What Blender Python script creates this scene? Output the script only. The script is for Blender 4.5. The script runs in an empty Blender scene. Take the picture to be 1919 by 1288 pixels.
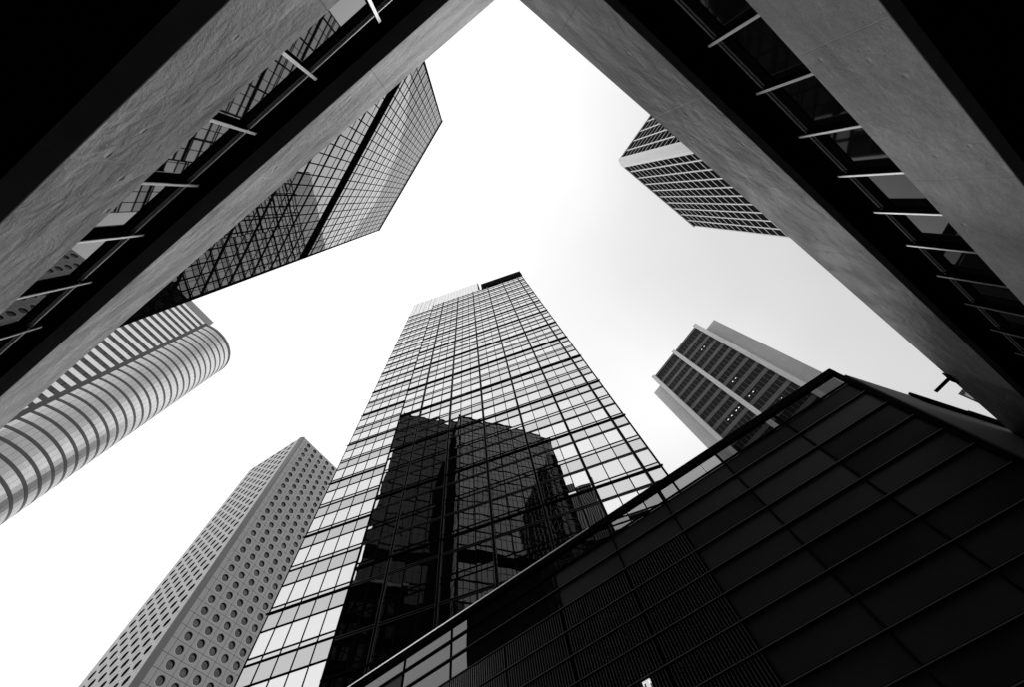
import bpy, math, random
from mathutils import Matrix, Vector, noise
random.seed(7)
scene = bpy.context.scene
COL = scene.collection

# ------------------------------------------------------------------ camera
# world: z up, camera at the origin, plaza 1.7 m below it
ROT = ((0.946322, 0.323161, 0.006389), (0.302956, -0.879921, -0.366002), (-0.112656, 0.348291, -0.930592))
cam_d = bpy.data.cameras.new('camera'); cam = bpy.data.objects.new('camera', cam_d); COL.objects.link(cam)
m = Matrix([[ROT[r][c] for c in range(3)] for r in range(3)]).to_4x4()
cam.matrix_world = m
cam_d.sensor_width = 36.0
cam_d.lens = 36.0 * 727.5 / 1919.0
cam_d.clip_start = 0.05; cam_d.clip_end = 6000
scene.camera = cam

# ------------------------------------------------------------------ sky and light
world = bpy.data.worlds.new('World'); scene.world = world
world.use_nodes = True
wn = world.node_tree.nodes; wl = world.node_tree.links
wn.clear()
SUN_EL, SUN_AZ = math.radians(50), math.radians(62)      # azimuth of the light, from +x
out = wn.new('ShaderNodeOutputWorld'); bg = wn.new('ShaderNodeBackground')
sky = wn.new('ShaderNodeTexSky'); sky.sky_type = 'NISHITA'; sky.sun_disc = False
sky.sun_elevation = SUN_EL; sky.sun_rotation = math.radians(90) - SUN_AZ
sky.air_density = 1.0; sky.dust_density = 6.0
bw = wn.new('ShaderNodeRGBToBW'); wl.new(sky.outputs[0], bw.inputs[0])
# closed cloud deck: even white, thinner and greyer towards +x, soft cloud noise
tc = wn.new('ShaderNodeTexCoord'); sep = wn.new('ShaderNodeSeparateXYZ'); wl.new(tc.outputs['Generated'], sep.inputs[0])
def wmath(op, a, b=None, c=None):
    n = wn.new('ShaderNodeMath'); n.operation = op
    for i, v in enumerate((a, b, c)):
        if v is None: continue
        if isinstance(v, (int, float)): n.inputs[i].default_value = v
        else: wl.new(v, n.inputs[i])
    return n.outputs[0]
g = wmath('ADD', wmath('MULTIPLY', sep.outputs[0], 0.80), wmath('MULTIPLY', sep.outputs[1], 0.42))
mr = wn.new('ShaderNodeMapRange'); mr.interpolation_type = 'SMOOTHSTEP'
wl.new(g, mr.inputs[0]); mr.inputs[1].default_value = -0.10; mr.inputs[2].default_value = 0.58
mr.inputs[3].default_value = 15.5; mr.inputs[4].default_value = 8.9
nz = wn.new('ShaderNodeTexNoise'); nz.inputs['Scale'].default_value = 2.2; nz.inputs['Detail'].default_value = 3
wl.new(tc.outputs['Generated'], nz.inputs[0])
cl = wmath('ADD', wmath('MULTIPLY', nz.outputs[0], 0.34), 0.83)
deck = wmath('MULTIPLY', mr.outputs[0], cl)
tot = wmath('ADD', wmath('MULTIPLY', bw.outputs[0], 0.06), deck)
wl.new(tot, bg.inputs[0]); bg.inputs[1].default_value = 0.075
wl.new(bg.outputs[0], out.inputs[0])

sd = bpy.data.lights.new('sun', 'SUN'); sd.energy = 0.5; sd.angle = math.radians(60); sd.color = (1, 1, 1)
sun = bpy.data.objects.new('sun', sd); COL.objects.link(sun)
dirv = Vector((math.cos(SUN_EL) * math.cos(SUN_AZ), math.cos(SUN_EL) * math.sin(SUN_AZ), math.sin(SUN_EL)))
sun.rotation_euler = dirv.to_track_quat('Z', 'Y').to_euler(); sun.location = (0, 0, 300)
scene.view_settings.view_transform = 'Standard'; scene.view_settings.look = 'None'
scene.view_settings.exposure = 0.0; scene.view_settings.gamma = 1.0
scene.cycles.max_bounces = 8; scene.cycles.glossy_bounces = 6; scene.cycles.diffuse_bounces = 3
scene.cycles.transparent_max_bounces = 8; scene.cycles.sample_clamp_indirect = 4.0

# ------------------------------------------------------------------ materials
def new_mat(name, base, rough=0.5, metal=0.0, ior=1.45, spec=0.5, emit=0.0):
    mt = bpy.data.materials.new(name); mt.use_nodes = True
    p = mt.node_tree.nodes['Principled BSDF']
    p.inputs['Base Color'].default_value = (base, base, base, 1)
    p.inputs['Roughness'].default_value = rough; p.inputs['Metallic'].default_value = metal
    p.inputs['IOR'].default_value = ior; p.inputs['Specular IOR Level'].default_value = spec
    if emit:
        p.inputs['Emission Color'].default_value = (1, 1, 1, 1); p.inputs['Emission Strength'].default_value = emit
    return mt
def nodes_of(mt): return mt.node_tree.nodes, mt.node_tree.links, mt.node_tree.nodes['Principled BSDF']
def coord(mt, scale=(1, 1, 1)):
    n, l, p = nodes_of(mt)
    g = n.new('ShaderNodeNewGeometry'); mp = n.new('ShaderNodeMapping'); mp.inputs['Scale'].default_value = scale
    l.new(g.outputs['Position'], mp.inputs[0]); return mp.outputs[0]
def noise_n(mt, vec, scale, detail=3, rough=0.5, dist=0.0):
    n, l, p = nodes_of(mt); t = n.new('ShaderNodeTexNoise'); t.inputs['Scale'].default_value = scale
    t.inputs['Detail'].default_value = detail; t.inputs['Roughness'].default_value = rough; t.inputs['Distortion'].default_value = dist
    l.new(vec, t.inputs[0]); return t.outputs[0]
def ramp(mt, src, a, b, lo, hi):
    n, l, p = nodes_of(mt); r = n.new('ShaderNodeMapRange'); l.new(src, r.inputs[0])
    for i, v in enumerate((a, b, lo, hi)): r.inputs[i + 1].default_value = v
    return r.outputs[0]
def mul(mt, a, b, op='MULTIPLY'):
    n, l, p = nodes_of(mt); q = n.new('ShaderNodeMath'); q.operation = op
    for i, v in enumerate((a, b)):
        if isinstance(v, (int, float)): q.inputs[i].default_value = v
        else: l.new(v, q.inputs[i])
    return q.outputs[0]
def bump(mt, h, dist, strength=1.0, prev=None):
    n, l, p = nodes_of(mt); b = n.new('ShaderNodeBump'); b.inputs['Distance'].default_value = dist
    b.inputs['Strength'].default_value = strength; l.new(h, b.inputs['Height'])
    if prev is not None: l.new(prev, b.inputs['Normal'])
    l.new(b.outputs[0], p.inputs['Normal']); return b.outputs[0]
def grey_in(mt, v):
    n, l, p = nodes_of(mt); l.new(v, p.inputs['Base Color'])
def weathered(name, base, var=0.25, rough=0.6, scale=(0.35, 0.35, 0.08), **k):
    mt = new_mat(name, base, rough, **k)
    a = noise_n(mt, coord(mt, scale), 1.0, 5, 0.6); b = noise_n(mt, coord(mt), 3.0, 4, 0.6)
    v = mul(mt, ramp(mt, a, 0.3, 0.7, base * (1 - var), base * (1 + var)), ramp(mt, b, 0.3, 0.7, 0.92, 1.08))
    grey_in(mt, v); return mt

def render_concrete(name, base, depth, stretch=0.55, tdir=(0.949, -0.316), ior=1.45, pitch=3.45):
    """trowelled plaster on the fascias: long streaks, lumps and a few pock marks"""
    mt = new_mat(name, base, 0.42, ior=ior, spec=0.6)
    n, l, p = nodes_of(mt)
    cs = coord(mt, (stretch, stretch, 1.5))
    a = noise_n(mt, cs, 1.3, 3, 0.45, 0.5)
    b = noise_n(mt, coord(mt, (1.0, 1.0, 1.5)), 3.6, 6, 0.62, 0.4)
    c = noise_n(mt, coord(mt), 34.0, 4, 0.65)
    def pits(scale, size, lo, hi):
        vo = n.new('ShaderNodeTexVoronoi'); vo.inputs['Scale'].default_value = scale; l.new(coord(mt, (1.0, 1.0, 1.6)), vo.inputs['Vector'])
        msk = noise_n(mt, coord(mt), 0.9, 2)
        return mul(mt, ramp(mt, vo.outputs['Distance'], 0.0, size, 1.0, 0.0), ramp(mt, msk, lo, hi, 0.0, 1.0))
    p1, p2 = pits(2.0, 0.15, 0.48, 0.56), pits(6.0, 0.16, 0.50, 0.60)
    h = mul(mt, mul(mt, mul(mt, a, 0.55), mul(mt, b, 0.28), 'ADD'), mul(mt, c, 0.05), 'ADD')
    h = mul(mt, mul(mt, h, mul(mt, p1, 0.40), 'SUBTRACT'), mul(mt, p2, 0.12), 'SUBTRACT')
    # day joints in the render, square to the run of the wall
    dp = n.new('ShaderNodeVectorMath'); dp.operation = 'DOT_PRODUCT'; l.new(coord(mt), dp.inputs[0]); dp.inputs[1].default_value = (tdir[0], tdir[1], 0)
    fr = mul(mt, mul(mt, dp.outputs['Value'], 1.0 / pitch), 0, 'ADD'); q = n.new('ShaderNodeMath'); q.operation = 'PINGPONG'; l.new(fr, q.inputs[0]); q.inputs[1].default_value = 0.5
    seam = ramp(mt, q.outputs[0], 0.0, 0.0035, 1.0, 0.0)
    h = mul(mt, h, mul(mt, seam, 0.10), 'SUBTRACT')
    bump(mt, h, depth, 1.0)
    big = noise_n(mt, coord(mt, (0.45, 0.45, 0.7)), 1.0, 5, 0.62)
    v = mul(mt, ramp(mt, big, 0.34, 0.66, base * 0.66, base * 1.12), ramp(mt, b, 0.3, 0.7, 0.88, 1.10))
    v = mul(mt, v, ramp(mt, c, 0.3, 0.7, 0.84, 1.12))
    v = mul(mt, v, ramp(mt, p2, 0.0, 1.0, 1.0, 0.55))
    v = mul(mt, v, ramp(mt, seam, 0.0, 1.0, 1.0, 0.72))
    grey_in(mt, v)
    l.new(ramp(mt, a, 0.3, 0.7, 0.32, 0.5), p.inputs['Roughness'])
    return mt

M = {}
M['plasterA'] = render_concrete('trowelled_plaster_lit', 0.86, 0.10, ior=1.9)  # one plaster on both wings; how lit each fascia is goes into its base
M['plasterA2'] = render_concrete('rough_plaster_half_lit', 0.60, 0.11, ior=1.7)
M['plasterB'] = render_concrete('smooth_plaster_shaded', 0.20, 0.06, 0.7, tdir=(0.631, 0.776))  # shade on the right wing's upper fascia put into a darker base
M['plasterB2'] = render_concrete('smooth_plaster_half_lit', 0.54, 0.03, 0.7, tdir=(0.631, 0.776))
M['lip'] = weathered('dark_grey_matt', 0.13, 0.2, 0.8)  # dark grey for the fascias' lower faces and some window bars
M['soffit'] = new_mat('shade_black_soffit', 0.003, 0.9, ior=1.05, spec=0.0)  # shade under the wings put into a black base colour
M['black'] = new_mat('black_anodised', 0.006, 0.6, ior=1.05, spec=0.05)
M['blackmatt'] = new_mat('black_matt', 0.003, 0.9, ior=1.05, spec=0.0)
M['alu'] = weathered('pale_aluminium', 0.88, 0.04, 0.3, metal=0.85)
M['greyalu'] = weathered('grey_aluminium', 0.25, 0.15, 0.4)
M['edge'] = new_mat('mullion_edge', 0.10, 0.35, metal=0.6)
M['wingglass'] = new_mat('wing_glass', 0.004, 0.015, ior=1.85)
M['wingglassB'] = new_mat('dark_wing_glass', 0.010, 0.03, ior=1.20)
def wavy(mt, dist, scale=0.45, stretch=(1, 1, 0.6)):
    h = noise_n(mt, coord(mt, stretch), scale, 2, 0.45); bump(mt, h, dist, 1.0)
M['mirror'] = new_mat('silver_mirror_glass', 0.65, 0.008, metal=1.0); wavy(M['mirror'], 0.010, 0.33)
M['mirror2'] = new_mat('silver_spandrel_glass', 0.55, 0.012, metal=1.0); wavy(M['mirror2'], 0.010, 0.33)
M['mirror3'] = new_mat('grey_spandrel_glass', 0.44, 0.012, metal=1.0); wavy(M['mirror3'], 0.010, 0.33)
for k_, (q_, r_) in enumerate(((0.61, 0.51), (0.69, 0.59))):
    M['mirror_v%d' % k_] = new_mat('silver_mirror_glass_tone', q_, 0.008, metal=1.0); wavy(M['mirror_v%d' % k_], 0.013, 0.38)
    M['mirror2_v%d' % k_] = new_mat('silver_spandrel_tone', r_, 0.012, metal=1.0); wavy(M['mirror2_v%d' % k_], 0.013, 0.38)
VM = lambda k: [M[k], M[k + '_v0'], M[k + '_v1']]
M['screen'] = new_mat('crown_screen_panel', 0.62, 0.12, metal=1.0)
M['darkglass'] = new_mat('dark_tower_glass', 0.004, 0.01, ior=1.52); wavy(M['darkglass'], 0.0025, 0.4)
M['darkglass2'] = new_mat('black_tower_glass', 0.004, 0.02, ior=1.2)
M['podglass'] = new_mat('podium_glass', 0.007, 0.01, ior=1.95); wavy(M['podglass'], 0.004, 0.5)
M['louvre'] = new_mat('louvre_blade', 0.045, 0.25, metal=0.0, ior=1.9)
M['jpanel'] = weathered('metal_cladding', 0.24, 0.10, 0.19, (0.2, 0.2, 0.2), ior=2.4)
M['jcorner'] = weathered('corner_cladding', 0.11, 0.08, 0.4, (0.2, 0.2, 0.05), ior=1.8)
M['portglass'] = new_mat('round_window_glass', 0.02, 0.05, ior=1.75)
M['portdark'] = new_mat('round_window_reveal', 0.010, 0.6, spec=0.1)
M['blind'] = new_mat('drawn_blind', 0.20, 0.7)
M['white'] = weathered('white_stone_cladding', 0.80, 0.06, 0.5)
M['fin'] = weathered('pale_concrete_fin', 0.80, 0.10, 0.7)
M['wingwall'] = weathered('cast_concrete_wall', 0.62, 0.16, 0.8, (0.08, 0.08, 0.04))
M['spandrel'] = weathered('grey_spandrel', 0.10, 0.15, 0.6)
M['stripwin'] = new_mat('strip_window_glass', 0.008, 0.05, ior=1.16)
M['ribwin'] = new_mat('ribbed_tower_glass', 0.008, 0.3, ior=1.03, spec=0.1)
M['curvepanel'] = weathered('curved_mirror_cladding', 0.47, 0.08, 0.32, (0.1, 0.1, 0.3), metal=1.0)
M['curveband'] = weathered('granite_band', 0.085, 0.12, 0.5)
M['flatwhite'] = weathered('silvered_window_band', 0.80, 0.04, 0.15, metal=1.0)
M['greystone'] = weathered('grey_granite', 0.30, 0.10, 0.55)
M['lit'] = new_mat('lamp_tube', 0.9, 0.5, emit=0.9)
M['sign'] = new_mat('lit_white_letter', 0.9, 0.5, emit=0.55)
M['ground'] = weathered('paving', 0.16, 0.2, 0.8)
M['roof'] = weathered('roof_felt', 0.12, 0.2, 0.9)
M['podpanel'] = weathered('dark_reflection_panel', 0.020, 0.12, 0.38, ior=1.35)  # dark base stands in for dark reflections in the podium panels
M['podpanel2'] = weathered('dark_reflection_panel_lighter', 0.022, 0.2, 0.42, ior=1.35)
M['podpanel3'] = weathered('dark_reflection_panel_glossier', 0.019, 0.12, 0.22, ior=1.4)
M['seam'] = new_mat('grey_seam_trim', 0.09, 0.5)
M['sidegrey'] = weathered('side_wall_render', 0.07, 0.2, 0.8)
M['rail'] = new_mat('clear_glass', 0.5, 0.01)
gm = M['rail']; n_, l_, p_ = nodes_of(gm)
tr = n_.new('ShaderNodeBsdfTransparent'); tr.inputs[0].default_value = (0.60, 0.60, 0.60, 1)
gl = n_.new('ShaderNodeBsdfGlossy'); gl.inputs['Roughness'].default_value = 0.01; gl.inputs[0].default_value = (0.9, 0.9, 0.9, 1)
fr_ = n_.new('ShaderNodeFresnel'); fr_.inputs[0].default_value = 1.6
ge_ = n_.new('ShaderNodeNewGeometry'); sb_ = n_.new('ShaderNodeMath'); sb_.operation = 'SUBTRACT'; sb_.inputs[0].default_value = 1.0; l_.new(ge_.outputs['Backfacing'], sb_.inputs[1])
mu_ = n_.new('ShaderNodeMath'); mu_.operation = 'MULTIPLY'; l_.new(fr_.outputs[0], mu_.inputs[0]); l_.new(sb_.outputs[0], mu_.inputs[1])
mx = n_.new('ShaderNodeMixShader'); l_.new(mu_.outputs[0], mx.inputs[0]); l_.new(tr.outputs[0], mx.inputs[1]); l_.new(gl.outputs[0], mx.inputs[2])
l_.new(mx.outputs[0], n_['Material Output'].inputs[0])

# ------------------------------------------------------------------ helpers
class Frame:
    """facade frame: a runs along the wall, b goes into the building, z is up"""
    def __init__(s, x, y, deg):
        s.x, s.y = x, y; t = math.radians(deg); s.c, s.s = math.cos(t), math.sin(t)
    def __call__(s, a, b, z): return (s.x + a * s.c - b * s.s, s.y + a * s.s + b * s.c, z)
    def shift(s, a, b, ddeg=0):
        p = s(a, b, 0); return Frame(p[0], p[1], math.degrees(math.atan2(s.s, s.c)) + ddeg)
class MB:
    def __init__(s): s.v = []; s.f = []; s.marks = []
    def mat(s, i): s.marks.append((len(s.f), i)); return s
    def box(s, F, a0, a1, b0, b1, z0, z1):
        i = len(s.v)
        for z in (z0, z1):
            for a, b in ((a0, b0), (a1, b0), (a1, b1), (a0, b1)): s.v.append(F(a, b, z))
        for q in ((3, 2, 1, 0), (4, 5, 6, 7), (0, 1, 5, 4), (1, 2, 6, 5), (2, 3, 7, 6), (3, 0, 4, 7)): s.f.append([i + k for k in q])
        return s
    def quad(s, *p):
        i = len(s.v); s.v += list(p); s.f.append([i + k for k in range(len(p))]); return s
    def prism(s, pts, z0, z1):
        i = len(s.v); n = len(pts)
        s.v += [(x, y, z0) for x, y in pts] + [(x, y, z1) for x, y in pts]
        s.f.append([i + n + k for k in range(n)]); s.f.append([i + n - 1 - k for k in range(n)])
        for k in range(n): s.f.append([i + k, i + (k + 1) % n, i + n + (k + 1) % n, i + n + k])
        return s
    def pane(s, F, a0, a1, z0, z1, b, tilt=0.0, d=0.03):
        """one sheet of glass, bedded very slightly out of true"""
        r = [b + random.uniform(-tilt, tilt) for _ in range(3)]
        bb = [r[0], r[1], r[1] + r[2] - r[0], r[2]]
        i = len(s.v)
        for k, (a, z) in enumerate(((a0, z0), (a1, z0), (a1, z1), (a0, z1))): s.v.append(F(a, bb[k], z))
        for k, (a, z) in enumerate(((a0, z0), (a1, z0), (a1, z1), (a0, z1))): s.v.append(F(a, bb[k] + d, z))
        for q in ((0, 1, 2, 3), (7, 6, 5, 4), (0, 4, 5, 1), (1, 5, 6, 2), (2, 6, 7, 3), (3, 7, 4, 0)): s.f.append([i + k for k in q])
        return s
    def build(s, name, mat, parent=None, kind=None, label=None, bevel=0):
        me = bpy.data.meshes.new(name)
        o0 = parent['_o'] if parent is not None and '_o' in parent else (0, 0, 0)
        me.from_pydata([(x - o0[0], y - o0[1], z - o0[2]) for x, y, z in s.v], [], s.f); me.update()
        for q in (mat if isinstance(mat, list) else [mat]): me.materials.append(q)
        for j, (f0, mi) in enumerate(s.marks):
            f1 = s.marks[j + 1][0] if j + 1 < len(s.marks) else len(s.f)
            for k in range(f0, f1): me.polygons[k].material_index = mi
        ob = bpy.data.objects.new(name, me); COL.objects.link(ob)
        if parent is not None:
            ob.parent = parent; ob['_o'] = tuple(o0)
        if kind: ob['kind'] = kind
        if label: ob['label'] = label
        if bevel:
            b = ob.modifiers.new('bevel', 'BEVEL'); b.width = bevel; b.segments = 2; b.limit_method = 'ANGLE'
        return ob
def thing(name, loc, label, cat, group=None):
    o = bpy.data.objects.new(name, None); COL.objects.link(o); o.location = loc; o.empty_display_size = 1
    o['_o'] = tuple(loc); o['label'] = label; o['category'] = cat
    if group: o['group'] = group
    return o
def tag(o, label, cat, group=None):
    o['label'] = label; o['category'] = cat
    if group: o['group'] = group
    return o

F0 = 727.5
NA, DA = (-0.3156, -0.9489), 3.10
NB, DB = (0.7761, -0.6307), 4.88
NP, DP = (0.3371, 0.9415), 16.0
def pix(P):
    c = [sum(ROT[r][k] * P[r] for r in range(3)) for k in range(3)]
    if c[2] >= -1e-6: return None
    return (959.5 + F0 * c[0] / -c[2], 644 - F0 * c[1] / -c[2])
def shown(P, far=True):
    q = pix(P)
    if q is None or not (0 <= q[0] <= 1919 and 0 <= q[1] <= 1288): return False
    for N, D, r in ((NA, DA, 3.75), (NB, DB, 2.55), (NP, DP, 0.92)):
        w = P[0] * N[0] + P[1] * N[1]
        if w > D + 0.5 and P[2] / w < r: return False
    return True
def quad_area(F, a0, a1, z0, z1, b=0):
    p = [pix(F(a, b, z)) for a, z in ((a0, z0), (a1, z0), (a1, z1), (a0, z1))]
    if any(q is None for q in p): return 0
    return abs(sum(p[k][0] * p[(k + 1) % 4][1] - p[(k + 1) % 4][0] * p[k][1] for k in range(4))) / 2
def split_cells(cells, key, n=100, hide=None):
    """cells that show largest in the picture, and the rest"""
    sc = []
    for i, c in enumerate(cells):
        F, a0, a1, z0, z1 = c[:5]
        P = F((a0 + a1) / 2, 0, (z0 + z1) / 2)
        ok = shown(P) and not (hide and hide(P))
        sc.append((quad_area(F, a0, a1, z0, z1) if ok else 0, i))
    sc.sort(reverse=True)
    top = {i for s_, i in sc[:n] if s_ > 0}
    return [c for i, c in enumerate(cells) if i in top], [c for i, c in enumerate(cells) if i not in top]

# ------------------------------------------------------------------ ground
GZ = -1.7
g = MB(); g.quad((-2500, -2500, GZ), (2500, -2500, GZ), (2500, 2500, GZ), (-2500, 2500, GZ))
o = g.build('ground', M['ground']); o['kind'] = 'structure'

# ------------------------------------------------------------------ the two courtyard wings
def meet(bA, bB):
    """plan point where wing planes set back bA and bB cross"""
    d = NA[0] * NB[1] - NA[1] * NB[0]; p, q = DA + bA, DB + bB
    return ((p * NB[1] - q * NA[1]) / d, (NA[0] * q - NB[0] * p) / d)
def wing(name, label, N, D, deg, along, corner_side, r, fins, plaster, plaster2, glass, depth, bf, bg_):
    """r: height over distance ratios of parapet top, fascia bottom, fin tip, head rail, lower fascia top, its bottom, lower lip"""
    F = Frame(N[0] * D, N[1] * D, deg)
    a0, a1 = along
    def acorner(b):                                   # where this wing's plane at depth b meets the other wing's
        x, y = meet(b, b * 1.0); return (x - F.x) * F.c + (y - F.y) * F.s
    def span(b): return (a0, acorner(b)) if corner_side > 0 else (acorner(b), a1)
    zt, zb, z2t, z2b = r[0] * D, r[1] * D, r[4] * D, r[5] * D
    lip = z2b / r[6] - D
    zs = zb + 0.10                                    # soffit, set up behind the fascia edge
    zf, zh = r[2] * (D + bf), r[3] * (D + bg_)        # top of the fins, window head
    T = thing(name, (F.x, F.y, GZ), label, 'building')
    lo, hi = span(0)
    def slab(a_b0, a_b1, b0, b1, z0, z1, mb):
        # mitred box so both wings meet neatly in the corner
        l0, h0 = span(b0); l1, h1 = span(b1)
        pts = [F(l0, b0, 0)[:2], F(h0, b0, 0)[:2], F(h1, b1, 0)[:2], F(l1, b1, 0)[:2]]
        mb.prism(pts, z0, z1)
    up = MB()
    slab(0, 0, 0, lip, zb, zt, up); up.build('upper_fascia', plaster, T, bevel=0.012)
    low = MB(); slab(0, 0, 0, lip, z2b, z2t, low); low.build('lower_fascia', plaster2, T, bevel=0.012)
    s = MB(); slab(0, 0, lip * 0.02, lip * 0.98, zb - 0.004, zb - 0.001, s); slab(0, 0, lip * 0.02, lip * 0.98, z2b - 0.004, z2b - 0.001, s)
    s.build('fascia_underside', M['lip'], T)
    s = MB(); slab(0, 0, lip + 0.003, depth, zs, zs + 0.25, s); s.build('soffit', M['soffit'], T)
    s = MB(); slab(0, 0, lip + 0.003, depth, z2b + 0.10, z2b + 0.35, s); s.build('arcade_ceiling', M['soffit'], T)
    s = MB(); slab(0, 0, lip + 0.003, depth, zt - 0.5, zt - 0.3, s); s.build('roof', M['roof'], T)
    s = MB(); slab(0, 0, depth - 0.3, depth, GZ, zt - 0.5, s); s.build('back_wall', M['blackmatt'], T)
    # glazing between the fins
    l, h = span(bg_)
    sp_ = MB(); slab(0, 0, bg_ + 0.02, bg_ + 0.2, zh, zs - 0.004, sp_); sp_.build('window_head_panel', M['soffit'], T)
    rail = MB(); slab(0, 0, bg_ - 0.055, bg_ - 0.03, zh - 0.035, zh, rail); slab(0, 0, bg_ - 0.02, bg_ - 0.005, zh - 0.075, zh - 0.04, rail)
    rail.build('head_rail', M['alu'] if corner_side < 0 else M['greyalu'], T)
    tr_ = MB(); slab(0, 0, bg_ - 0.004, bg_ + 0.1, zh - 0.32, zh - 0.001, tr_); tr_.build('transom', M['black'], T)
    xs = sorted(fins); cells = list(zip([l] + xs, xs + [h]))
    for c0, c1 in cells:
        if c1 - c0 > 0.05:
            MB().pane(F, c0 + 0.02, c1 - 0.02, z2b + 0.36, zh - 0.322, bg_ + 0.02, 0.002).build('window', glass, T)
    for x in xs:
        f = MB().box(F, x - 0.016, x + 0.016, bf + 0.012, bg_ + 0.015, z2t - 0.3, zf - 0.004).build('fin', M['black'], T)
        MB().box(F, x - 0.030, x + 0.030, bf - 0.004, bf + 0.012, z2t - 0.3, zf).build('fin_cap', M['alu'], f)
        MB().box(F, x - 0.03, x + 0.03, bg_ - 0.10, bg_ - 0.06, zh - 0.10, zh - 0.07).build('bracket', M['greyalu'], f)
    # ground floor arcade behind the lower fascia
    s = MB()
    a = lo + 3 if corner_side < 0 else hi - 3
    step = 7.2 if corner_side < 0 else -7.2
    for k in range(6): s_ = MB().box(F, a + k * step - 0.35, a + k * step + 0.35, 1.2, 1.9, GZ, z2b + 0.1).build('column', M['blackmatt'], T)
    return T, F, dict(zt=zt, zb=zb, z2t=z2t, z2b=z2b, bg=bg_, zh=zh)
SA = 0.481 * DA * 1.158
finsA = [-(-0.286 - 0.481 * k) * (DA + 0.27) for k in range(-2, 12)]      # local a = -(along)
finsB = [-(0.51 + 0.284 * k) * (DB + 0.38) for k in range(-3, 20)]
wA, FA, iA = wing('courtyard_wing', 'courtyard wing at left with rough plaster fascias toned as lit and soffits blackened for shade', NA, DA, 161.56, (-4, 62), -1,
     (3.775, 3.155, 2.725, 2.59, 2.29, 1.81, 1.66), finsA, M['plasterA'], M['plasterA2'], M['wingglass'], 8.0, 0.27, 0.38)
wB, FB, iB = wing('courtyard_wing', 'courtyard wing at right with smooth plaster fascias toned as shaded and dark windows', NB, DB, 230.9, (-75, 4), 1,
     (2.535, 2.00, 1.737, 1.673, 1.457, 1.143, 1.103), finsB, M['plasterB'], M['plasterB2'], M['wingglassB'], 12.0, 0.38, 0.55)

# small arm carrying a camera, bolted to the right hand parapet
xb = -4.12 * DB; zb_ = iB['zt']
Tb = thing('bracket_arm', FB(xb, -0.02, zb_ - 0.2), 'small black bracket arm sticking out from the right parapet edge', 'bracket')
MB().box(FB, xb - 0.35, xb + 0.35, -0.05, 0.0, zb_ - 0.22, zb_ + 0.05).build('mount', M['black'], Tb)
MB().box(FB, xb - 0.05, xb + 0.05, -0.75, -0.05, zb_ - 0.10, zb_ - 0.01).build('arm', M['black'], Tb)

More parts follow.
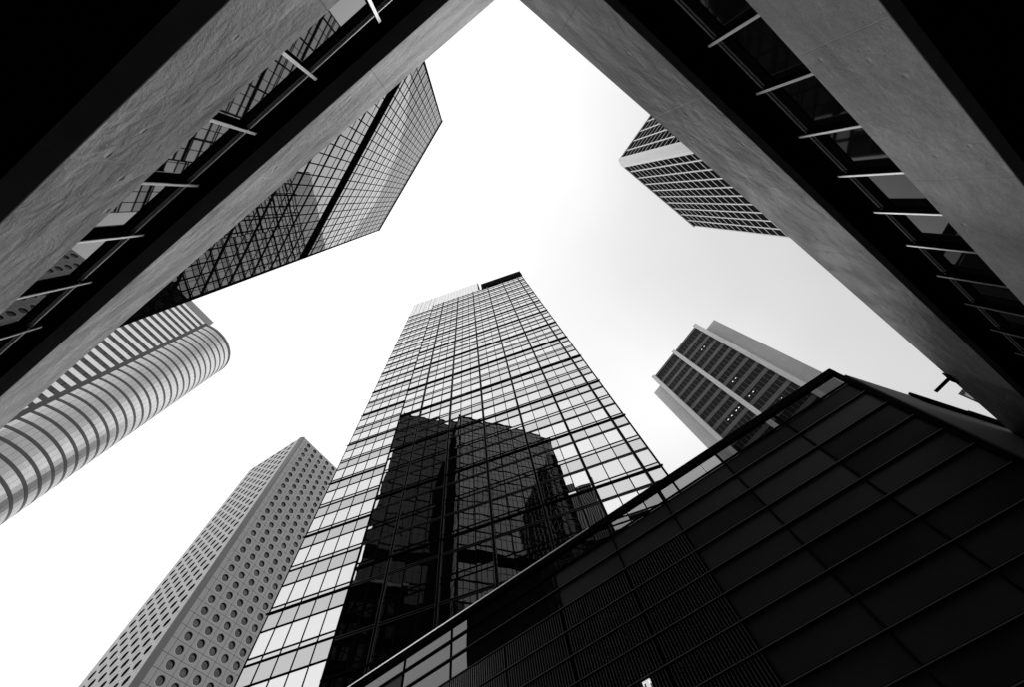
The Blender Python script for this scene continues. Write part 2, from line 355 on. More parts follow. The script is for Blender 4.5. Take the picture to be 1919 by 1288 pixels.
# ------------------------------------------------------------------ dark podium in front of the silver tower
def podium():
    F = Frame(NP[0] * DP, NP[1] * DP, -19.7)
    T = thing('podium_building', F(0, 0, GZ), 'black glass podium with louvres and a clear balustrade, filling the lower right', 'building')
    D = DP; zt = 0.918 * D
    aR, aF = 0.524 * D, 0.536 * D
    aL = -1.098 * D - 3.3 * 5
    side = Frame(*F(aF, 0, 0)[:2], 36.4)
    joints = [aR, 0.329 * D, 0.13 * D, -0.075 * D, -0.265 * D, -0.482 * D, -0.686 * D, -0.893 * D, -1.098 * D] + [-1.098 * D - 3.3 * k for k in range(1, 6)]
    rows = [0.852, 0.799, 0.741, 0.680, 0.621, 0.565, 0.505, 0.4475, 0.387, 0.328, 0.27, 0.21, 0.15, 0.09, 0.03, -0.04, GZ / D]
    # body
    p1 = F(aL, 0.14, 0)[:2]; p2 = F(aF - 0.05, 0.14, 0)[:2]; p3 = side(26, 0, 0)[:2]; p4 = F(aL, 24, 0)[:2]
    MB().prism([p1, p2, p3, p4], GZ, 0.846 * D).build('wall', M['blackmatt'], T)
    # mullions and transoms
    fr = MB()
    for r in rows[:-1]: fr.box(F, aL, aR + 0.05, -0.055, 0.02, r * D - 0.035, r * D + 0.035)
    fr.build('transom_frame', M['black'], T)
    for r in rows[1:-1]: MB().box(F, aL, aR - 0.01, -0.066, -0.056, r * D - 0.010, r * D + 0.014).build('transom_trim', M['seam'], T)
    for j in joints:
        fr = MB().box(F, j - 0.03, j + 0.03, -0.03, 0.05, GZ, 0.846 * D); fr.build('mullion', M['black'], T)
    # edge frame on the corner
    MB().box(F, aR, aF - 0.002, -0.10, 0.12, GZ, 0.897 * D).build('corner_post', M['black'], T)
    # panels: glass, right hand columns coloured for dark reflections, louvres from the third joint leftwards below the third row
    gl_, lv = [], []
    for ri in range(len(rows) - 1):
        z1, z0 = rows[ri] * D - 0.035, rows[ri + 1] * D + 0.035
        for k in range(len(joints) - 1):
            x1, x0 = joints[k] - 0.03, joints[k + 1] + 0.03
            (lv if (ri >= 2 and k >= 3) else gl_).append((F, x0, x1, z0, z1, k < 5))
    big, rest = split_cells(gl_, None, 100)
    for c in big: MB().pane(*c[:5], 0.03, 0.003, 0.02).build('dark_toned_panel' if c[5] else 'glass_panel', M[random.choice(('podpanel', 'podpanel', 'podpanel2', 'podpanel3'))] if c[5] else M['podglass'], T)
    if rest:
        mb = MB()
        for c in rest: mb.pane(*c[:5], 0.03, 0.003, 0.02)
        mb.build('dark_toned_panel', M['podpanel'], T, kind='stuff')
    big, rest = split_cells(lv, None, 99)
    def blades(mb, c):
        F_, x0, x1, z0, z1 = c[:5]; x = x0 + 0.05
        while x < x1 - 0.03:
            mb.box(F_, x - 0.018, x + 0.018, -0.03, 0.06, z0, z1); x += 0.125
    for c in big:
        mb = MB(); blades(mb, c); mb.build('louvre_panel', M['louvre'], T)
    mb = MB()
    for c in rest: blades(mb, c)
    if rest: mb.build('louvre_panel', M['louvre'], T, kind='stuff')
    # balustrade on top
    MB().box(F, aL, aF, -0.12, 0.12, zt - 0.34, zt).build('cap_rail', M['black'], T)
    hl = MB().box(F, aL, -0.32 * D, -0.135, -0.121, zt - 0.06, zt + 0.006); hl.build('cap_trim', M['alu'], T)
    posts = [0.329 * D, 0.13 * D, 0.075 * D, -0.075 * D, -0.265 * D, -0.482 * D, -0.686 * D, -0.893 * D, -1.098 * D]
    for i, j in enumerate(posts):
        w = 0.02 if abs(j - 0.075 * D) < 0.01 else 0.05
        MB().box(F, j - w, j + w, 0.0, 0.08, 0.846 * D, zt - 0.34).build('post', M['black'], T)
    ed = [aR + 0.02] + posts + [aL]
    for x1, x0 in zip(ed[:-1], ed[1:]):
        MB().pane(F, x0 + 0.03, x1 - 0.03, 0.852 * D - 0.02, zt - 0.335, 0.04, 0.0, 0.012).build('balustrade_pane', M['rail'] if x1 > -0.4 * D else M['podglass'], T)
    # side wall, parapet and dark canopy
    MB().box(side, 0.02, 26, -0.10, 0.10, GZ, 14.0).build('side_cladding', M['sidegrey'], T)
    MB().box(side, 3.9, 26, -0.24, -0.11, 13.30, 14.02).build('side_canopy', M['blackmatt'], T)
    MB().box(side, 8.0, 11.6, -0.28, 0.2, 14.03, 14.12).build('side_rim', M['alu'], T)
    # the one sign letter that reaches into view
    z = 0.497 * D; S = MB(); x0, x1 = -0.3300 * D, -0.3110 * D; xc = (x0 + x1) / 2 + 0.03
    # local a is measured the other way round from the joints' ratio sign
    S.box(F, x0, x1, -0.14, -0.08, z - 0.045, z); S.box(F, xc - 0.07, xc + 0.07, -0.14, -0.08, z - 0.50, z - 0.045)
    S.box(F, x0, x0 + 0.035, -0.14, -0.08, z - 0.12, z - 0.045); S.box(F, x1 - 0.035, x1, -0.14, -0.08, z - 0.12, z - 0.045)
    S.box(F, xc - 0.12, xc + 0.12, -0.14, -0.08, z - 0.545, z - 0.50)
    S.build('sign_letter', M['sign'], T)
    return T
podium()

# ------------------------------------------------------------------ silver mirror tower
def mirror_tower():
    YM = 25.5; F = Frame(0, YM, 0)
    T = thing('mirror_tower', (0, YM, GZ), 'tall silver mirror glass tower in the middle, reflecting a dark building', 'tower')
    x0, x1 = -19.5, 8.55; zt = 115.8
    MB().box(F, x0 + 0.05, x1 - 0.05, 0.12, 30, GZ, zt).build('core_wall', M['blackmatt'], T)
    MB().box(F, -28.4, -5.5, 1.85, 28, GZ, 134).build('rear_wall', M['blackmatt'], T)
    thick = [0.28 * YM - 4.67 * k for k in range(6)]
    thin = []
    for t in thick + [thick[-1] - 4.67]:
        for q in (1, 2):
            x = t + q * 1.557
            if x0 + 0.3 < x < x1 - 0.2: thin.append(x)
    xs = sorted([x0, x1] + thick + thin)
    edges = [(x, 0.12 if min(abs(x - t) for t in thick) < 0.01 else (0.07 if x in (x0, x1) else 0.042)) for x in xs]
    # floor levels
    lev = []; k = -7
    while 24.5 + 4.2 * k < zt - 2:
        lev.append((24.5 + 4.2 * k, k)); k += 1
    fb = MB(); eb = MB(); lb = []
    bands = []   # (z0, z1, kind)
    for z, k in lev:
        fb.box(F, x0, x1, -0.03, 0.10, z - 0.08, z + 0.08)
        eb.box(F, x0, x1, -0.045, -0.028, z - 0.110, z - 0.085); eb.box(F, x0, x1, -0.045, -0.028, z + 0.085, z + 0.110)
        led = (k % 2 == 0)
        if led: lb.append(z + 1.6)
        else: fb.box(F, x0, x1, -0.03, 0.10, z + 1.57, z + 1.64)
        fb.box(F, x0, x1, -0.03, 0.10, z + 2.07, z + 2.13)
        bands += [(z + 0.12, z + 1.57, 's'), (z + 1.64, z + 2.07, 's2'), (z + 2.13, z + 4.08, 'v')]
    for x, w in edges:
        fb.box(F, x - w, x + w, -0.045 if w > 0.05 else -0.018, 0.115, GZ, zt)
        if w > 0.11:
            eb.box(F, x - w - 0.012, x - w + 0.016, -0.062, -0.0455, GZ, zt); eb.box(F, x + w - 0.016, x + w + 0.012, -0.062, -0.0455, GZ, zt)
    fb.build('mullion_grid', M['black'], T); eb.build('mullion_edge', M['edge'], T)
    for z in lb: MB().box(F, x0 - 0.05, x1 + 0.18, -0.11, 0.02, z - 0.07, z + 0.06).build('ledge', M['black'], T)
    vis, sp, sp2 = [], [], []
    for (z0, z1, kd) in bands:
        z1 = min(z1, zt)
        if z1 <= z0: continue
        for (xa, wa), (xb, wb) in zip(edges[:-1], edges[1:]):
            c = (F, xa + wa, xb - wb, z0, z1)
            {'s': sp, 's2': sp2, 'v': vis}[kd].append(c)
    big, rest = split_cells(vis, None, 100)
    for c in big: MB().pane(*c, 0.03, 0.0055).build('window', random.choice(VM('mirror')), T)
    mb = MB()
    for c in rest: mb.mat(random.randrange(3)).pane(*c, 0.03, 0.0055)
    mb.build('window', VM('mirror'), T, kind='stuff')
    mb = MB()
    for c in sp + sp2: mb.mat(random.randrange(3)).pane(*c, 0.03, 0.004)
    mb.build('spandrel_glass', VM('mirror2'), T, kind='stuff')
    # recessed slice on the left, same floors, plane set back
    G = Frame(0, YM + 1.7, 0); y0 = -28.4; y1 = x0 + 0.02
    cols = [y0, -27.0, -25.44, -23.88, -22.32, -20.76, y1]
    fb = MB(); vis, sp, sp2 = [], [], []; zl = []
    lev2 = list(lev)
    while lev2[-1][0] + 4.2 < 118: lev2.append((lev2[-1][0] + 4.2, lev2[-1][1] + 1))
    for z, k in lev2:
        fb.box(G, y0, y1, -0.03, 0.10, z - 0.055, z + 0.055)
        if k % 2 == 0: zl.append(z + 1.6)
        else: fb.box(G, y0, y1, -0.05, 0.10, z + 1.55, z + 1.66)
        fb.box(G, y0, y1, -0.03, 0.10, z + 2.06, z + 2.14)
        for ca, cb in zip(cols[:-1], cols[1:]):
            sp.append((G, ca + 0.03, cb - 0.03, z + 0.055, z + 1.55)); sp2.append((G, ca + 0.03, cb - 0.03, z + 1.66, z + 2.06))
            vis.append((G, ca + 0.03, cb - 0.03, z + 2.14, z + 4.145))
    for c in cols[:-1]: fb.box(G, c - 0.03, c + 0.03, -0.02, 0.10, GZ, 134)
    fb.build('side_mullion_grid', M['black'], T)
    for z in zl: MB().box(G, y0 - 0.22, y1 - 0.05, -0.09, 0.02, z - 0.07, z + 0.07).build('ledge', M['black'], T)
    for nm, cs, mt in (('side_window', vis, 'mirror'), ('side_spandrel', sp, 'mirror3'), ('side_spandrel', sp2, 'mirror2')):
        big, rest = split_cells(cs, None, 60 if nm == 'side_window' else 0)
        for c in big: MB().pane(*c, 0.03, 0.004).build(nm, M[mt], T)
        mb = MB()
        for c in rest: mb.pane(*c, 0.03, 0.004)
        mb.build(nm, M[mt], T, kind='stuff')
    # pale screen round the plant on top
    sc = MB(); z = 118.6
    sc2 = MB()
    sc2.box(G, y0 - 0.02, -5.5, 0.06, 0.12, 115.9, 134.4)
    xs_ = []; x = y0
    while x < -5.6:
        xs_.append(x); x += 1.04
    for i, x in enumerate(xs_):
        z = 118.7 if x < x0 else 115.9
        while z < 134.2:
            sc.pane(G, x + 0.03, min(x + 1.01, -5.52), z + 0.03, min(z + 1.22, 134.4), 0.0, 0.006, 0.04); z += 1.25
    sc2.build('screen_frame', M['greyalu'], T); sc.build('screen_panel', M['screen'], T)
    MB().box(G, -5.5, -5.3, 0.0, 4, 115.9, 134).build('screen_return', M['black'], T)
    MB().box(F, -4.05, 8.85, -0.15, 0.35, zt + 0.1, 121.7).build('parapet', M['black'], T)
    return T
mirror_tower()

# ------------------------------------------------------------------ dark gridded tower rising behind the left wing
def grid_tower(S, corner, deg, width, base, label, name='grid_tower', glass='darkglass', detail=True, sky=100.0, thk=1.0, depth=25.0, pieces=100):
    """corner: right hand top corner in plan, a runs leftwards"""
    F = Frame(corner[0], corner[1], deg)
    T = thing(name, F(0, 0, base), label, 'tower')
    H = sky * S; pt = 1.13 * S; ph = 3.85 * S
    MB().box(F, 0.05, width - 0.05, 0.14, depth, base, H - 0.2).build('core_wall', M['blackmatt'], T)
    fb = MB(); cells = []; small = []
    xs = []; x = width
    while x > 0.3: xs.append(x); x -= pt
    xs.append(0.0); xs = xs[::-1]
    levels = []; z = (1.66 - 3.85 * 12) * S
    while z < H - 1:
        if z > base: levels.append(z)
        z += ph
    levels.append(H)
    s0, s1 = 51.6 * S, 54.5 * S
    for z in levels:
        if not (s0 - 0.5 < z < s1 + 0.2): fb.box(F, 0, width, -0.010, 0.12, z - 0.17 * thk, z + 0.17 * thk)
    for z in levels[:-1]:
        fb.box(F, 0, width, -0.006, 0.12, z + ph - 1.5 * S - 0.045, z + ph - 1.5 * S + 0.045)
    for i, x in enumerate(xs):
        w = 0.15 if i in (0, len(xs) - 1) else 0.05
        fb.box(F, x - w, x + w, -0.008, 0.12, base, H)
    fb.build('mullion_grid', M['black'], T)
    MB().box(F, 0, width, -0.012, 0.13, s0, s1).build('plant_floor_band', M['blackmatt'], T)
    MB().box(F, -0.2, width + 0.2, -0.12, depth, H + 0.001, H + 0.5).build('roof', M['black'], T)
    for z in levels[:-1]:
        for xa, xb in zip(xs[:-1], xs[1:]):
            for za, zb_ in ((z + 0.17, z + ph - 1.5 * S - 0.045), (z + ph - 1.5 * S + 0.045, z + ph - 0.17)):
                zb2 = min(zb_, H - 0.17)
                if zb2 - za < 0.2 or (s0 - 0.3 < (za + zb2) / 2 < s1 + 0.1): continue
                cells.append((F, xa + 0.055, xb - 0.055, za, zb2))
    big, rest = split_cells(cells, None, pieces)
    for c in big: MB().pane(*c, 0.012, 0.0010).build('window', M[glass], T)
    mb = MB()
    for c in rest: mb.pane(*c, 0.012, 0.0010)
    mb.build('window', M[glass], T, kind='stuff' if pieces else None)
    # side faces
    sd_ = MB()
    for z in levels[:-1]:
        for k in range(2):
            for za, zb2 in ((z + 0.15, z + ph * 0.6), (z + ph * 0.6 + 0.1, z + ph - 0.15)):
                sd_.box(F, -0.02, 0.06, 0.3 + k * 1.3, 1.5 + k * 1.3, za, zb2)
                sd_.box(F, width - 0.06, width + 0.02, 0.3 + k * 1.3, 1.5 + k * 1.3, za, zb2)
    sd_.build('side_glazing', M['sideglass'], T)
    return T
M['sideglass'] = new_mat('side_glass', 0.05, 0.1, ior=2.2)
SG = 0.906
zr = iA['zt'] - 0.29
grid_tower(SG, (0.68 * SG, -16.8 * SG), 142.9, 28.55 * SG, zr, 'dark glass tower with black grid rising behind the left wing')
# its darker twin further back, seen only in the mirror tower
grid_tower(1.65, (-28.5, -53.2), 143.0, 40.0, GZ, 'taller black glass twin tower further back, seen reflected in the mirror tower',
           name='reflected_tower', glass='darkglass2', thk=2.0, depth=40, pieces=0)

def plain_block(name, F, w, d, z0, z1, label, mat, win, ph, pw, cat='building'):
    T = thing(name, F(0, 0, z0), label, cat)
    MB().box(F, 0, w, 0, d, z0, z1).build('wall', M[mat], T)
    fs = [(F, w), (F.shift(w, 0, 90), d), (F.shift(w, d, 180), w), (F.shift(0, d, 270), d)]
    cells = []
    for G, ww in fs:
        n = int((ww - 1) / pw)
        off = (ww - n * pw) / 2
        z = z0 + 1.2
        while z + ph * 0.6 < z1 - 0.8:
            for k in range(n): cells.append((G, off + k * pw + pw * 0.18, off + (k + 1) * pw - pw * 0.18, z, z + ph * 0.55))
            z += ph
    mb = MB()
    for G, a, b, z, zz in cells: mb.box(G, a, b, -0.03, 0.05, z, zz)
    mb.build('window', M[win], T, kind='stuff')
    MB().box(F, -0.3, w + 0.3, -0.3, d + 0.3, z1, z1 + 0.5).build('roof', M['roof'], T)
    return T
# lower dark block left of the gridded tower, hidden by the wing, seen as a reflection
plain_block('hidden_dark_block', Frame(-41.5, -0.8, -37 + 180).shift(-11, 0), 11, 12, GZ, 51.6, 'low dark block behind the left wing, seen reflected in the podium glass', 'blackmatt', 'darkglass2', 3.6, 1.8)
plain_block('hidden_dark_block', Frame(32, -60, 180), 44, 22, GZ, 93, 'unseen broad black block added behind the right wing to darken podium reflections', 'blackmatt', 'darkglass2', 3.8, 1.9)  # added block, out of direct view, so the podium mirrors dark instead of sky
Ts = thing('striped_tower', (13.4, -90, GZ), 'tall tower with close vertical stripes, reflected low in the mirror tower', 'tower')
Fs = Frame(13.4, -90, 180)
MB().box(Fs, 0, 14.4, 0, 14, GZ, 150).build('wall', M['stripwin'], Ts)
mb = MB()
for k in range(14): mb.box(Fs, k * 1.0, k * 1.0 + 0.4, -0.3, 0.0, GZ, 149.5)
mb.build('rib', M['seam'], Ts)

# ------------------------------------------------------------------ round window tower, lower left
def round_window_tower():
    S = 1.70; HT = 100 * S; pw, ph = 2.48 * S, 2.06 * S
    FR = Frame(-65.4 * S, 46.0 * S, 75.7)
    cl_ = 19.0 * S
    FLc = Frame(-66.3 * S, 45.75 * S, -14.3)      # corner end of left face, a runs towards the corner
    FL = FLc.shift(-cl_, 0)
    T = thing('round_window_tower', (-65.4 * S, 46 * S, GZ), 'pale metal clad tower with rows of round windows at lower left', 'tower')
    W = 19.9 * S
    pA = FL(0.9, 0.56, 0)[:2]; pB = FL(cl_, 0.56, 0)[:2]; pC = FR(0.0, 0.56, 0)[:2]; pD = FR(W, 0.56, 0)[:2]
    pE = (pD[0] + (pA[0] - pB[0]), pD[1] + (pA[1] - pB[1]))
    MB().prism([pA, pB, pC, pD, pE], GZ, HT - 0.3).build('core_wall', M['portdark'], T)
    # corner band
    p1 = FL(cl_, -0.05, 0)[:2]; p2 = FR(0.0, -0.05, 0)[:2]
    MB().prism([p1, p2, FR(0.55, -0.05, 0)[:2], FR(0.55, 0.2, 0)[:2], FL(cl_ - 0.55, 0.2, 0)[:2], FL(cl_ - 0.55, -0.05, 0)[:2]][:6], GZ, HT + 0.6).build('corner_panel', M['jcorner'], T)
    SEG = 28; R = 1.10
    def cellpanel(mb, G, a0, a1, z0, z1, ca, cz, gap=0.045, hole=True, R=R):
        a0 += gap; a1 -= gap; z0 += gap; z1 -= gap
        if not hole:
            mb.box(G, a0, a1, 0, 0.14, z0, z1); return
        i = len(mb.v); n = SEG
        sq = []
        for k in range(n):
            t = 2 * math.pi * k / n; c, s = math.cos(t), math.sin(t)
            f = []
            if c > 1e-9: f.append((a1 - ca) / c)
            if c < -1e-9: f.append((a0 - ca) / c)
            if s > 1e-9: f.append((z1 - cz) / s)
            if s < -1e-9: f.append((z0 - cz) / s)
            f = min(f); sq.append((ca + c * f, cz + s * f))
        # snap the nearest spokes onto the panel corners
        for qa, qz in ((a0, z0), (a1, z0), (a1, z1), (a0, z1)):
            k = min(range(n), key=lambda q: (sq[q][0] - qa) ** 2 + (sq[q][1] - qz) ** 2); sq[k] = (qa, qz)
        for a, z in sq: mb.v.append(G(a, 0, z))
        for rr, b in ((R + 0.12, 0.0), (R, 0.05), (R, 0.13)):
            for k in range(n):
                t = 2 * math.pi * k / n; mb.v.append(G(ca + rr * math.cos(t), b, cz + rr * math.sin(t)))
        for ring in range(3):
            for k in range(n):
                q = (k + 1) % n; mb.f.append([i + ring * n + k, i + ring * n + q, i + (ring + 1) * n + q, i + (ring + 1) * n + k])
        # panel edges back to the core
        for k in range(n):
            q = (k + 1) % n
            j = len(mb.v); mb.v += [G(sq[k][0], 0, sq[k][1]), G(sq[q][0], 0, sq[q][1]), G(sq[q][0], 0.14, sq[q][1]), G(sq[k][0], 0.14, sq[k][1])]
            mb.f.append([j + 3, j + 2, j + 1, j])
    holes = []
    wl_, wr_ = MB(), MB()
    # right face
    z = 98.95 * S; rowz = []
    while z > GZ + 3: rowz.append(z); z -= ph
    for r_i, z in enumerate(rowz):
        z0, z1 = z - ph / 2, z + ph / 2
        if r_i == 0: z1 = HT + 0.4
        cellpanel(wr_, FR, 0.56, 2.55 * S - pw / 2, z0, z1, 0, 0, hole=False)
        for k in range(7):
            ca = 2.55 * S + k * pw
            cellpanel(wr_, FR, ca - pw / 2, ca + pw / 2, z0, z1, ca, z); holes.append((FR, ca, z))
        cellpanel(wr_, FR, 2.55 * S + 6.5 * pw, W, z0, z1, 0, 0, hole=False)
        pl = 2.35 * S
        for k in range(7):
            ca = cl_ - 2.35 * S - k * pl
            cellpanel(wl_, FL, ca - pl / 2, ca + pl / 2, z0, z1, ca, z); holes.append((FL, ca, z))
        cellpanel(wl_, FL, cl_ - 2.35 * S + pl / 2, cl_ - 0.56, z0, z1, 0, 0, hole=False)
        cellpanel(wl_, FL, 0.9, cl_ - 2.35 * S - 6.5 * pl, z0, z1, 0, 0, hole=False)
    wr_.build('right_cladding', M['jpanel'], T); wl_.build('left_cladding', M['jpanel'], T)
    sc = []
    for h in holes:
        G, ca, z = h; P = G(ca, 0, z); sc.append(quad_area(G, ca - 1, ca + 1, z - 1, z + 1) if shown(P) and not (P[0] / P[1] > -1.03) else 0)
    order = sorted(range(len(holes)), key=lambda i: -sc[i]); top = set(order[:100])
    def disc(mb, G, ca, z, R, b):
        i = len(mb.v)
        for k in range(20):
            t = 2 * math.pi * k / 20; mb.v.append(G(ca + R * math.cos(t), b, z + R * math.sin(t)))
        for k in range(20):
            t = 2 * math.pi * k / 20; mb.v.append(G(ca + R * math.cos(t), b + 0.03, z + R * math.sin(t)))
        mb.f.append([i + k for k in range(20)]); mb.f.append([i + 39 - k for k in range(20)])
        for k in range(20): mb.f.append([i + 20 + k, i + 20 + (k + 1) % 20, i + (k + 1) % 20, i + k])
    def rim(mb, G, ca, z, R0, R1, b):
        i = len(mb.v); n = 20
        for rr, bb in ((R1, b + 0.06), (R1, b), (R0, b), (R0, b + 0.06)):
            for k in range(n):
                t = 2 * math.pi * k / n; mb.v.append(G(ca + rr * math.cos(t), bb, z + rr * math.sin(t)))
        for q in range(3):
            for k in range(n): mb.f.append([i + q * n + k, i + q * n + (k + 1) % n, i + (q + 1) * n + (k + 1) % n, i + (q + 1) * n + k])
    def tube(mb, G, ca, z, Ra, b0, b1, n=20):
        i = len(mb.v)
        for rr, bb in ((Ra, b0), (Ra, b1), (Ra + 0.02, b1), (Ra + 0.02, b0)):
            for k in range(n):
                t = 2 * math.pi * k / n; mb.v.append(G(ca + rr * math.cos(t), bb, z + rr * math.sin(t)))
        for q in range(3):
            for k in range(n): mb.f.append([i + q * n + k, i + q * n + (k + 1) % n, i + (q + 1) * n + (k + 1) % n, i + (q + 1) * n + k])
    rg, rv, bl = MB(), MB(), MB()
    for i, (G, ca, z) in enumerate(holes):
        sh = random.random(); hgt = random.choice((0.3, 0.5, 0.8, 1.1, 1.4))
        if i in top:
            w = MB(); disc(w, G, ca, z, R - 0.03, 0.40); w = w.build('window', M['portglass'], T)
            r_ = MB(); tube(r_, G, ca, z, R - 0.01, 0.131, 0.43); r_.build('reveal', M['portdark'], w)
            if sh < 0.62: MB().box(G, ca - 0.62, ca + 0.62, 0.375, 0.39, z + 0.66 - hgt, z + 0.66).build('blind', M['blind'], w)
        else:
            disc(rg, G, ca, z, R - 0.03, 0.40); tube(rv, G, ca, z, R - 0.01, 0.131, 0.43)
            if sh < 0.62: bl.box(G, ca - 0.62, ca + 0.62, 0.375, 0.39, z + 0.66 - hgt, z + 0.66)
    rg.build('window', M['portglass'], T, kind='stuff'); rv.build('reveal', M['portdark'], T, kind='stuff'); bl.build('blind', M['blind'], T, kind='stuff')
    MB().prism([FL(0.9, 0.3, 0)[:2], FL(cl_ - 1, 0.3, 0)[:2], FR(1, 0.3, 0)[:2], FR(W - 0.3, 0.3, 0)[:2], pE], HT - 0.3, HT + 0.3).build('roof', M['roof'], T)
    return T
round_window_tower()

# ------------------------------------------------------------------ curved tower at the left edge
def curved_tower():
    S = 1.90; H = 100 * S; cx, cy, R = -76.43 * S, 13.09 * S, 7.28 * S
    T = thing('curved_tower', (cx, cy, GZ), 'banded tower with a rounded mirror glass drum at the left edge', 'tower')
    n = 120; ph = 1.90 * S
    def ring(mb, r0, r1, z0, z1, t0=0, t1=360, n=n):
        i = len(mb.v); m_ = n + 1
        for r, z in ((r0, z0), (r1, z0), (r1, z1), (r0, z1)):
            for k in range(m_):
                t = math.radians(t0 + (t1 - t0) * k / n); mb.v.append((cx + r * math.cos(t), cy + r * math.sin(t), z))
        for q in range(4):
            for k in range(n): mb.f.append([i + q * m_ + k, i + q * m_ + k + 1, i + ((q + 1) % 4) * m_ + k + 1, i + ((q + 1) % 4) * m_ + k])
    core = MB(); ring(core, 0.5, R - 0.25, GZ, H - 0.1, n=60); core.build('drum_core', M['portdark'], T)
    lv = []; z = H
    while z > 1: lv.append(z); z -= ph
    A0, A1 = -150, 130
    seg = 6.4
    for i, z in enumerate(lv):
        bd = MB(); ring(bd, R - 0.2, R + 0.03, z - 0.95, z); bd.build('floor_band', M['curveband'], T)
        # glazing band: flat panes round the drum, two rows with a fine joint
        gb = MB(); t = A0
        while t < A1:
            a, b = math.radians(t + 0.10), math.radians(t + seg - 0.10)
            for za, zb_ in ((z - 2.24, z - 0.96), (z - ph + 0.01, z - 2.24)):
                rr = R + random.uniform(-0.012, 0.012)
                gb.quad((cx + rr * math.cos(a), cy + rr * math.sin(a), za), (cx + rr * math.cos(b), cy + rr * math.sin(b), za),
                        (cx + rr * math.cos(b), cy + rr * math.sin(b), zb_), (cx + rr * math.cos(a), cy + rr * math.sin(a), zb_))
            t += seg
        gb.build('glass_band', M['curvepanel'], T)
    # flat wall beside the drum with silver window strips
    p0 = (-70.25 * S, 8.8 * S); q = Frame(p0[0], p0[1], 69.5 + 180)
    q = Frame(-69.25 * S, 8.0 * S, 69.9)
    L = 17 * S
    fl = Frame(-70.85 * S, 8.35 * S, 75.8 + 180)   # a runs away from the drum; b goes to the camera side
    # wall body lies on the far side from the camera
    w = MB(); pA = fl(0, 0, 0)[:2]; pB = fl(L, 0, 0)[:2]
    ux, uy = -0.94, 0.342
    pC = (pB[0] + ux * 24, pB[1] + uy * 24); pD = (pA[0] + ux * 10, pA[1] + uy * 10)
    w.prism([pA, pB, pC, pD], GZ, H + 0.2); w.build('flat_wall', M['curveband'], T)
    for i, z in enumerate(lv):
        s = MB(); s.box(fl, 1.3, L, -0.06 * -1 * 0 - 0.05, 0.06, z - ph * 0.5 - 0.1, z - 0.12)
        s.build('window_strip', M['flatwhite'], T)
        s = MB(); k = 2.9
        while k < L: s.box(fl, k - 0.05, k + 0.05, -0.02, 0.10, z - ph + 0.2, z - ph * 0.5 - 0.15); k += 3.4
        s.build('panel_joint', M['black'], T)
    w = MB(); w.box(fl, -0.3, L, -8.0, 0.12, H + 0.21, H + 4.6); w.build('crown', M['greystone'], T)
    w = MB(); ring(w, R - 1.0, R + 0.15, H, H + 0.9); w.build('drum_coping', M['greystone'], T)
    # slim fin down the far side of the drum
    t = math.radians(-105.2)
    return T
curved_tower()

# ------------------------------------------------------------------ white ribbed tower, upper right
def ribbed_tower():
    S = 1.70; H = 100 * S
    T = thing('ribbed_tower', (38.9 * S, 4.46 * S, GZ), 'dark windowed tower with thin white ribs and a broad white corner at upper right', 'tower')
    FR = Frame(38.94 * S, 4.46 * S, 52.2)           # a away from the corner, b must point away from camera
    # b (= +90 deg) points to (-.79,.61): towards the camera, so mirror by running from the far end
    L = 25.4 * S
    far = FR(L, 0, 0); F1 = Frame(far[0], far[1], 52.2 + 180)     # a from far end to the corner, b inwards
    F2 = Frame(38.5 * S, 3.2 * S, -37.3 + 0)
    L2 = 22 * S
    far2 = F2(L2, 0, 0)
    # second face runs from the corner away from camera with b outwards/inwards check
    G2 = Frame(38.5 * S, 3.2 * S, -37.3)             # b = +90 -> (.6,.8)
    c1 = F1(L, 0, 0)[:2]; c2 = (38.5 * S, 3.2 * S); c0 = F1(0, 0, 0)[:2]; c3 = G2(L2, 0, 0)[:2]
    c4 = (c0[0] + c3[0] - c2[0], c0[1] + c3[1] - c2[1])
    MB().prism([c0, c1, c2, c3, c4], GZ, H - 0.4).build('core_wall', M['ribwin'], T)
    out = MB()
    cells = []
    pitch = 2.53 * S; ph = 2.12 * S
    for G, Lg, sgn in ((F1, L, -1), (G2, L2, 1)):
        ribs = MB(); thin = MB()
        n = 10 if G is F1 else 8
        for k in range(n + 1):
            a = (L - k * pitch) if G is F1 else (k * pitch)
            if k == 0: continue
            ribs.box(G, a - 0.27, a + 0.27, -0.16, 0.02, GZ, H)
        z = H - ph
        while z > GZ + 3:
            thin.box(G, 0, Lg, -0.07, 0.02, z - 0.12, z + 0.12)
            for k in range(n):
                a = (L - (k + 1) * pitch) if G is F1 else (k * pitch)
                cells.append((G, a + 0.5, a + pitch - 0.5, z + 0.3, z + ph - 0.3))
            z -= ph
        ribs.build('rib', M['white'], T); thin.build('sill_line', M['white'], T)
    big, rest = split_cells(cells, None, 100)
    for c in big: MB().box(c[0], c[1], c[2], -0.04, 0.01, c[3], c[4]).build('window', M['ribwin'], T)
    mb = MB()
    for c in rest: mb.box(c[0], c[1], c[2], -0.04, 0.01, c[3], c[4])
    mb.build('window', M['ribwin'], T, kind='stuff')
    # rounded white corner and roof edge
    a = F1(L - 0.9, -0.5, 0)[:2]; b = F1(L + 0.25, -0.5, 0)[:2]; c = G2(-0.25, -0.5, 0)[:2]; d = G2(0.9, -0.5, 0)[:2]
    e = G2(0.9, 0.6, 0)[:2]; f = F1(L - 0.9, 0.6, 0)[:2]
    MB().prism([a, b, c, d, e, f], GZ, H + 0.5).build('corner_column', M['white'], T)
    r = MB(); r.box(F1, -0.3, L, -0.5, 0.6, H - 0.35, H + 0.5); r.box(G2, 0, L2, -0.5, 0.6, H - 0.35, H + 0.5); r.build('parapet', M['white'], T)
    return T
ribbed_tower()

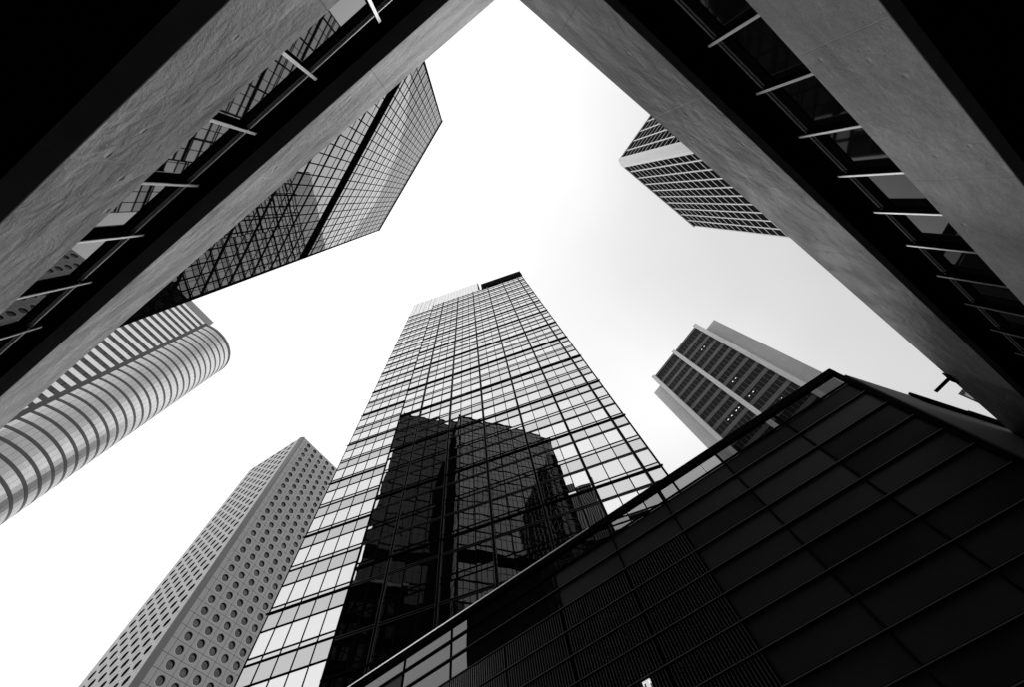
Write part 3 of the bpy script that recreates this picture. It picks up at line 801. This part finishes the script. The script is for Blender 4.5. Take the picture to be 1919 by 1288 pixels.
# ------------------------------------------------------------------ concrete tower with three fins, right
def finned_tower():
    S = 1.20; H = 100 * S
    T = thing('finned_tower', (51.2 * S, 52.6 * S, GZ), 'concrete tower with three pale fins and dark window strips, right of centre', 'tower')
    L = 18.9 * S
    F = Frame(36.45 * S, 64.5 * S, -38.9)            # a from the left fin to the right fin, b away from the camera
    MB().box(F, 0.2, L - 0.2, 0.3, 16, GZ, H - 1).build('core_wall', M['stripwin'], T)
    for x in (0.0, 9.42 * S, L):
        MB().box(F, x - 0.62, x + 0.62, -1.0, 1.2, GZ, H + 0.1).build('fin', M['fin'], T)
    ph = 3.13 * S; z = 97.9 * S + 0.9
    lamps = []
    for k in range(36):
        for i, (xa, xb) in enumerate(((0.62, 9.42 * S - 0.62), (9.42 * S + 0.62, L - 0.62))):
            MB().box(F, xa, xb, 0.10, 0.35, z + 0.1, z + 1.45).build('spandrel_strip', M['spandrel'], T)
            if k < 14:
                mb = MB().box(F, xa, xb, 0.20, 0.29, z - 2.2, z + 0.1); mb.mat(1); n = 8
                for q in range(1, n):
                    x = xa + (xb - xa) * q / n; mb.box(F, x - 0.05, x + 0.05, 0.15, 0.198, z - 2.2, z + 0.1)
                mb.build('window_strip', [M['stripwin'], M['lip']], T)
        z -= ph
        if z < GZ: break
    # lit ceiling tubes behind some windows: (fraction across bay, bay, floor)
    zz = 97.9 * S + 0.9
    for fr, bay, fl in ((0.62, 1, 2), (0.50, 1, 2), (0.22, 1, 7), (0.34, 1, 7), (0.16, 1, 9), (0.30, 1, 9), (0.88, 0, 9), (0.78, 0, 9), (0.60, 0, 9), (0.46, 0, 9),
                        (0.10, 1, 11), (0.2, 1, 11), (0.35, 1, 11), (0.55, 1, 11)):
        xa, xb = ((0.62, 9.42 * S - 0.62), (9.42 * S + 0.62, L - 0.62))[bay]
        x = xa + (xb - xa) * fr; z = zz - ph * fl - 0.9
        w = 0.20 if fl < 10 else 0.08
        MB().box(F, x - w, x + w, 0.08, 0.14, z, z + 0.5 * (w + 0.2)).build('ceiling_lamp', M['lit'], T)
    # set back side walls
    MB().box(F, L + 0.62, L + 4.9 * 1.0, 2.4, 12, GZ, 98.2 * S).build('stair_wall', M['wingwall'], T)
    MB().box(F, -4.7, -0.62, 2.4, 12, GZ, 98.2 * S).build('stair_wall', M['wingwall'], T)
    MB().box(F, 0.2, L - 0.2, -0.3, 16, H - 1.0, H).build('roof', M['spandrel'], T)
    return T
finned_tower()

# far pale block glimpsed between podium and right wing
plain_block('distant_block', Frame(83.6, 66.4, -50), 16, 14, GZ, 60, 'small pale block glimpsed between the podium and the right wing', 'white', 'stripwin', 3.5, 2.5)

# ------------------------------------------------------------------ clean up helper properties
for o in bpy.data.objects:
    if '_o' in o: del o['_o']
